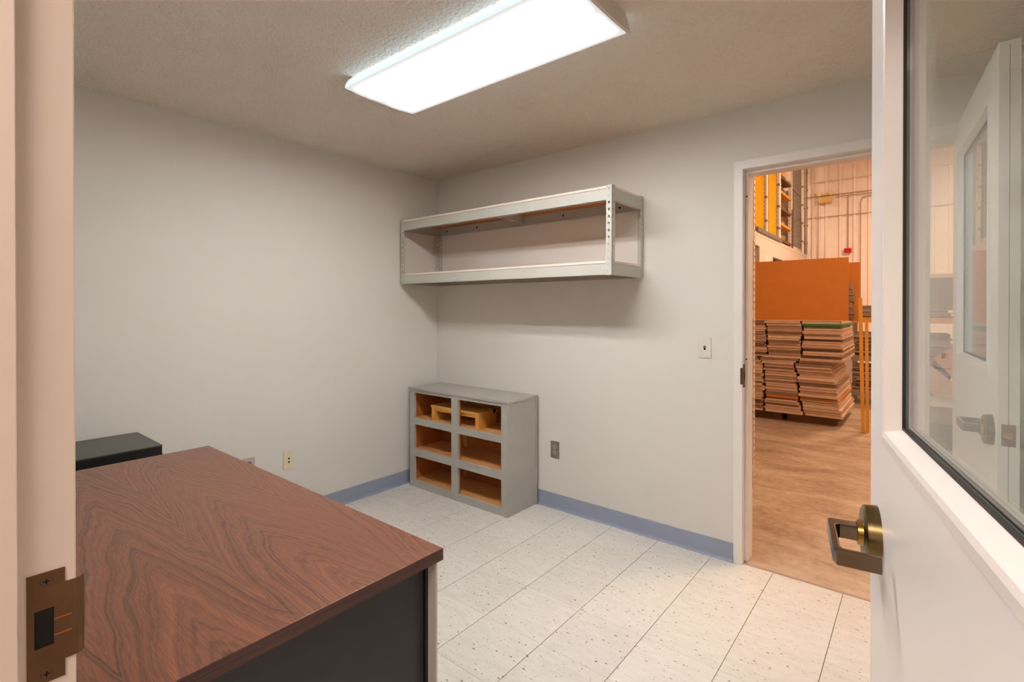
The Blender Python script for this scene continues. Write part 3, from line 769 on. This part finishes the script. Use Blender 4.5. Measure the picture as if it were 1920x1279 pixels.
for k, yv in enumerate((9.6, 9.95)):
    o = B(0.35, 0.85, yv, yv+0.28, 2.68, 4.0-0.35*k, bev=0.01).build('rolled_goods', 'darkboard'); tag(o, ['tall dark wrapped bundle behind the dark mesh', 'shorter dark wrapped bundle behind the dark mesh'][k], 'bundle')

# ------------------------------------------------------------------ stacks of boards
def lerp(tab, z):
    for (z0, v0), (z1, v1) in zip(tab, tab[1:]):
        if z0 <= z <= z1: return v0+(v1-v0)*(z-z0)/(z1-z0)
    return tab[-1][1]
# limits of the stacks in x as a function of height, measured at y = 4
AB = [(0.0, 1.640), (0.2, 1.618), (0.38, 1.632), (0.55, 1.612), (0.68, 1.60), (0.76, 1.55), (0.80, 1.66), (1.0, 1.648), (1.14, 1.645), (1.25, 1.60)]
BC = [(0.0, 2.035), (0.12, 2.06), (0.25, 2.01), (0.40, 2.0), (0.60, 1.98), (0.70, 1.95), (0.77, 2.03), (0.9, 2.03), (1.1, 2.04), (1.25, 2.02)]
CR = [(0.0, 2.43), (0.12, 2.46), (0.25, 2.42), (0.45, 2.40), (0.62, 2.37), (0.70, 2.35), (0.74, 2.46), (1.0, 2.45), (1.15, 2.44), (1.25, 2.43)]
bases = {}
def board(x0, x1, y0, y1, z0, z1, m_, label, group, rz=0.0, name='board'):
    o = B(x0, x1, y0, y1, z0, z1).build(name, m_)
    c = Vector(((x0+x1)/2, (y0+y1)/2, z0))
    o.data.transform(Matrix.Translation(-c)); o.location = c; o.rotation_euler = (0, 0, rz)
    tag(o, label, 'board', group); return o
ORD = ['topmost','second','third','fourth','fifth','sixth','seventh','eighth','ninth','tenth','eleventh','twelfth','thirteenth','fourteenth','fifteenth','sixteenth','seventeenth','eighteenth','nineteenth','twentieth']
ORD += ['twenty-'+q for q in ('first','second','third','fourth','fifth','sixth','seventh','eighth','ninth')]+['thirtieth']+['thirty-'+q for q in ('first','second','third','fourth','fifth','sixth','seventh','eighth','ninth')]+['fortieth']+['forty-'+q for q in ('first','second','third','fourth','fifth','sixth','seventh','eighth','ninth')]
def rank(lst, fmt):
    for i, o in enumerate(reversed(lst)):
        o['label'] = fmt % (o['tone'] if 'tone' in o else '', ORD[i]); 
        if 'tone' in o: del o['tone']
def stack(tag_, lo, hi, zlist, special):
    z = 0.105; k = 0; made = []
    while z < 1.228:
        th = random.choice([0.020, 0.024, 0.030, 0.034, 0.040]); 
        if z+th > 1.238: th = 1.238-z
        x0 = (lerp(lo, z) if lo else 1.16+random.uniform(-0.02, 0.02))+0.012+random.uniform(-0.006, 0.012)
        x1 = lerp(hi, z)-0.006+random.uniform(-0.014, 0.008)
        y0 = 4.0+random.uniform(-0.03, 0.03); y1 = 5.25+random.uniform(-0.10, 0.10)
        mm_, lab, grp = 'board', 'tan composite board in the %s stack beyond the doorway' % tag_, 'boards in the %s stack' % tag_
        if random.random() < 0.16: mm_, lab, grp = 'darkboard', 'x', 'boards in the %s stack' % tag_
        for (za, zb_, m2, l2) in special:
            if za <= z < zb_: mm_, lab, grp = m2, l2, None
        o = board(x0, x1, y0, y1, z, z+th-0.0035, mm_, lab, grp or 'boards in the %s stack' % tag_, random.uniform(-0.010, 0.010)); z += th; k += 1
        o['tone'] = {'board': 'tan', 'darkboard': 'dark brown', 'orange_board': 'orange-faced', 'green': 'green-edged'}[mm_]; made.append(o)
    rank(made, '%s board, %s from the top of the '+tag_+' stack beyond the doorway')
stack('left-hand', None, AB, None, [])
stack('middle', AB, BC, None, [(0.285, 0.310, 'orange_board', 'orange-faced board low in the middle stack beyond the doorway')])
stack('right-hand', BC, CR, None, [(0.285, 0.310, 'orange_board', 'orange-faced board low in the right-hand stack beyond the doorway'),
                                  (1.165, 1.19, 'green', 'green-edged board near the top of the right-hand stack')])
# pallets beneath
def pallet(x0, x1, label):
    e = empty('pallet', (x0, 4.12, 0)); tag(e, label, 'pallet')
    W_ = x1-x0
    for yy_ in (0.0, 0.55, 1.06): B(0, W_, yy_, yy_+0.06, 0.014, 0.086).build('runner', 'palewood', e)
    for yy_ in (0.0, 0.25, 0.5, 0.75, 1.02): B(0, W_, yy_, yy_+0.10, 0.086, 0.102).build('slat', 'palewood', e)
    for yy_ in (0.0, 0.52, 1.02): B(0, W_, yy_, yy_+0.10, -0.002, 0.014).build('slat', 'palewood', e)
pallet(1.20, 1.80, 'wooden pallet under the left side of the board stacks'); pallet(1.86, 2.38, 'wooden pallet under the right side of the board stacks')
# big hardboard sheets standing on the stacks
o = B(1.10, 2.505, 3.99, 4.003, 1.240, 1.967).build('hardboard_sheet', 'orange_board')
tag(o, 'large orange-brown hardboard sheet standing on top of the board stacks', 'board')
o = B(1.6, 2.60, 4.13, 4.15, 1.240, 1.915).build('hardboard_sheet', 'orange_board')
tag(o, 'second hardboard sheet showing behind the right edge of the large one', 'board')
for k in range(6):
    z = 1.240+k*0.072
    o = B(2.20, 2.545+0.012*math.sin(k*2.3), 4.03, 4.12, z, z+0.068, bev=0.006).build('packed_bundle', 'thin')
    tag(o, 'crumpled light and dark bundle behind the large hardboard sheet, %s from the bottom' % ['first', 'second', 'third', 'fourth', 'fifth', 'sixth'][k], 'bundle', 'bundles behind the hardboard sheet')
# lumber leaning by the stacks
def lean(x0, y0, z1, wx, wy, dx, label):
    e = B(0, wx, 0, wy, 0, 1.0).build('plank', 'lumber')
    for v in e.data.vertices: 
        if v.co.z > 0.5: v.co.x += dx; v.co.z = z1
    e.location = (x0, y0, 0.0); tag(e, label, 'plank'); return e
lean(2.632, 3.92, 1.50, 0.034, 0.03, -0.030, 'tall yellow plank leaning right of the board stacks')
lean(2.672, 3.95, 1.25, 0.030, 0.03, -0.012, 'shorter yellow plank leaning beside the tall one')

# storage rack farther right, seen past the planks and through the door glass
rk = empty('storage_rack', (2.28, 6.0, 0)); tag(rk, 'long low storage rack with yellow beams at the right of the warehouse', 'rack')
for x in (0.0, 1.25, 2.5):
    for y in (0, 0.9): B(x, x+0.07, y, y+0.07, 0, 1.50, bev=0.004).build('upright', 'mezz', rk)
for z in (0.12, 0.62, 1.18):
    for y in (0.0, 0.93): B(0.07, 2.5, y-0.004, y+0.04, z, z+0.075, bev=0.003).build('beam', 'lumber' if z > 1 else 'greybin', rk)
    B(0.02, 2.55, 0.05, 0.92, z+0.075, z+0.09).build('deck', 'palewood', rk)
lv3 = [0.212, 0.712, 1.272]; nm3 = ['bottom', 'middle', 'top']
for li, z0 in enumerate(lv3):
    for ci, xa in enumerate((0.10, 0.68, 1.34, 1.95)):
        z = z0; n_ = [13, 12, 6][li]; made = []
        if li == 2 and ci > 0: n_ = 3
        for k in range(n_):
            th = random.uniform(0.018, 0.034)
            o = board(2.28+xa+random.uniform(-0.03, 0.03), 2.28+xa+0.50+random.uniform(-0.04, 0.03), 6.06+random.uniform(-0.04, 0.04), 6.8, z, z+th-0.004, 'thin',
                      'thin panel in the %s pile on the %s level of the yellow-beamed rack' % (['leftmost', 'second', 'third', 'rightmost'][ci], nm3[li]),
                      'panels on the rack, %s level, %s pile' % (nm3[li], ['first', 'second', 'third', 'fourth'][ci]), random.uniform(-0.05, 0.05), 'panel'); z += th; made.append(o)
        rank(made, '%sthin panel, %s in the '+['leftmost', 'second', 'third', 'rightmost'][ci]+' pile on the '+nm3[li]+' level of the yellow-beamed rack')
bn = empty('large_bin', (3.14, 6.1, 1.36)); tag(bn, 'wide grey bin standing on top of the yellow-beamed rack', 'bin')
B(0, 1.7, 0.0, 0.7, 0, 0.44).build('body', 'greybin', bn); B(-0.02, 1.72, -0.02, 0.72, 0.44, 0.50, bev=0.004).build('rim', 'siding', bn)
for k in range(2):
    o = B(0, 0.26, 0, 0.02, 0, 0.95).build('plank', 'board'); o.rotation_euler = (R(-12), R(-48+k*9), 0); o.location = (3.55+k*0.30, 5.70-k*0.03, 0.0)
    tag(o, ['wide pale board leaning slantwise against the rack, the left one', 'wide pale board leaning slantwise against the rack, the right one'][k], 'plank', 'boards leaning on the rack')
for k, (x, y, z, wx, wy, h_, m_) in enumerate(((3.02, 3.6, 0, 0.5, 0.42, 0.24, 'tote'), (3.04, 3.62, 0.243, 0.46, 0.36, 0.17, 'greybin'), (3.0, 4.25, 0, 0.6, 0.5, 0.36, 'tote'), (3.66, 3.9, 0, 0.5, 0.5, 0.40, 'tote'))):
    e = empty('tote', (x, y, z)); tag(e, ['dark tote nearest on the warehouse floor past the doorway', 'grey tote stacked on the nearest dark tote', 'dark tote behind the nearest pair on the warehouse floor', 'dark tote farthest right on the warehouse floor'][k], 'tote')
    B(0.015, wx-0.015, 0.015, wy-0.015, 0, h_-0.03).build('body', m_, e); B(0, wx, 0, wy, h_-0.03, h_, bev=0.004).build('lid', m_, e)

# near rack just outside the doorway: only its rear corner post shows
nr = empty('steel_rack', (1.330, 0.90, 0)); tag(nr, 'tall punched steel rack just outside the doorway on the left', 'rack')
for x, sx in ((0, 1), (0.822, -1)):
    for y, sy in ((0, 1), (0.436, -1)):
        p = MB(); flange(p.bm, (x, y, 0), (sx, 0, 0), (0, 0, 1), (0, sy, 0), 0.045, 0.05, 56, 0.013)
        flange(p.bm, (x, y, 0), (0, sy, 0), (0, 0, 1), (sx, 0, 0), 0.045, 0.05, 56, 0.013)
        p.build('post', 'mezz', nr)
for z in (0.12, 0.7, 1.3, 1.9, 2.5):
    B(0.003, 0.819, 0.003, 0.433, z, z+0.06).build('shelf', 'mezz', nr)
for z, s_ in ((0.18, 'bottom'), (0.76, 'second'), (1.36, 'third'), (1.96, 'fourth')):
    o = B(1.34, 2.07, 0.93, 1.30, z, z+0.40, bev=0.01).build('storage_box', 'darkboard'); tag(o, 'dark box on the %s shelf of the steel rack outside the doorway' % s_, 'box')
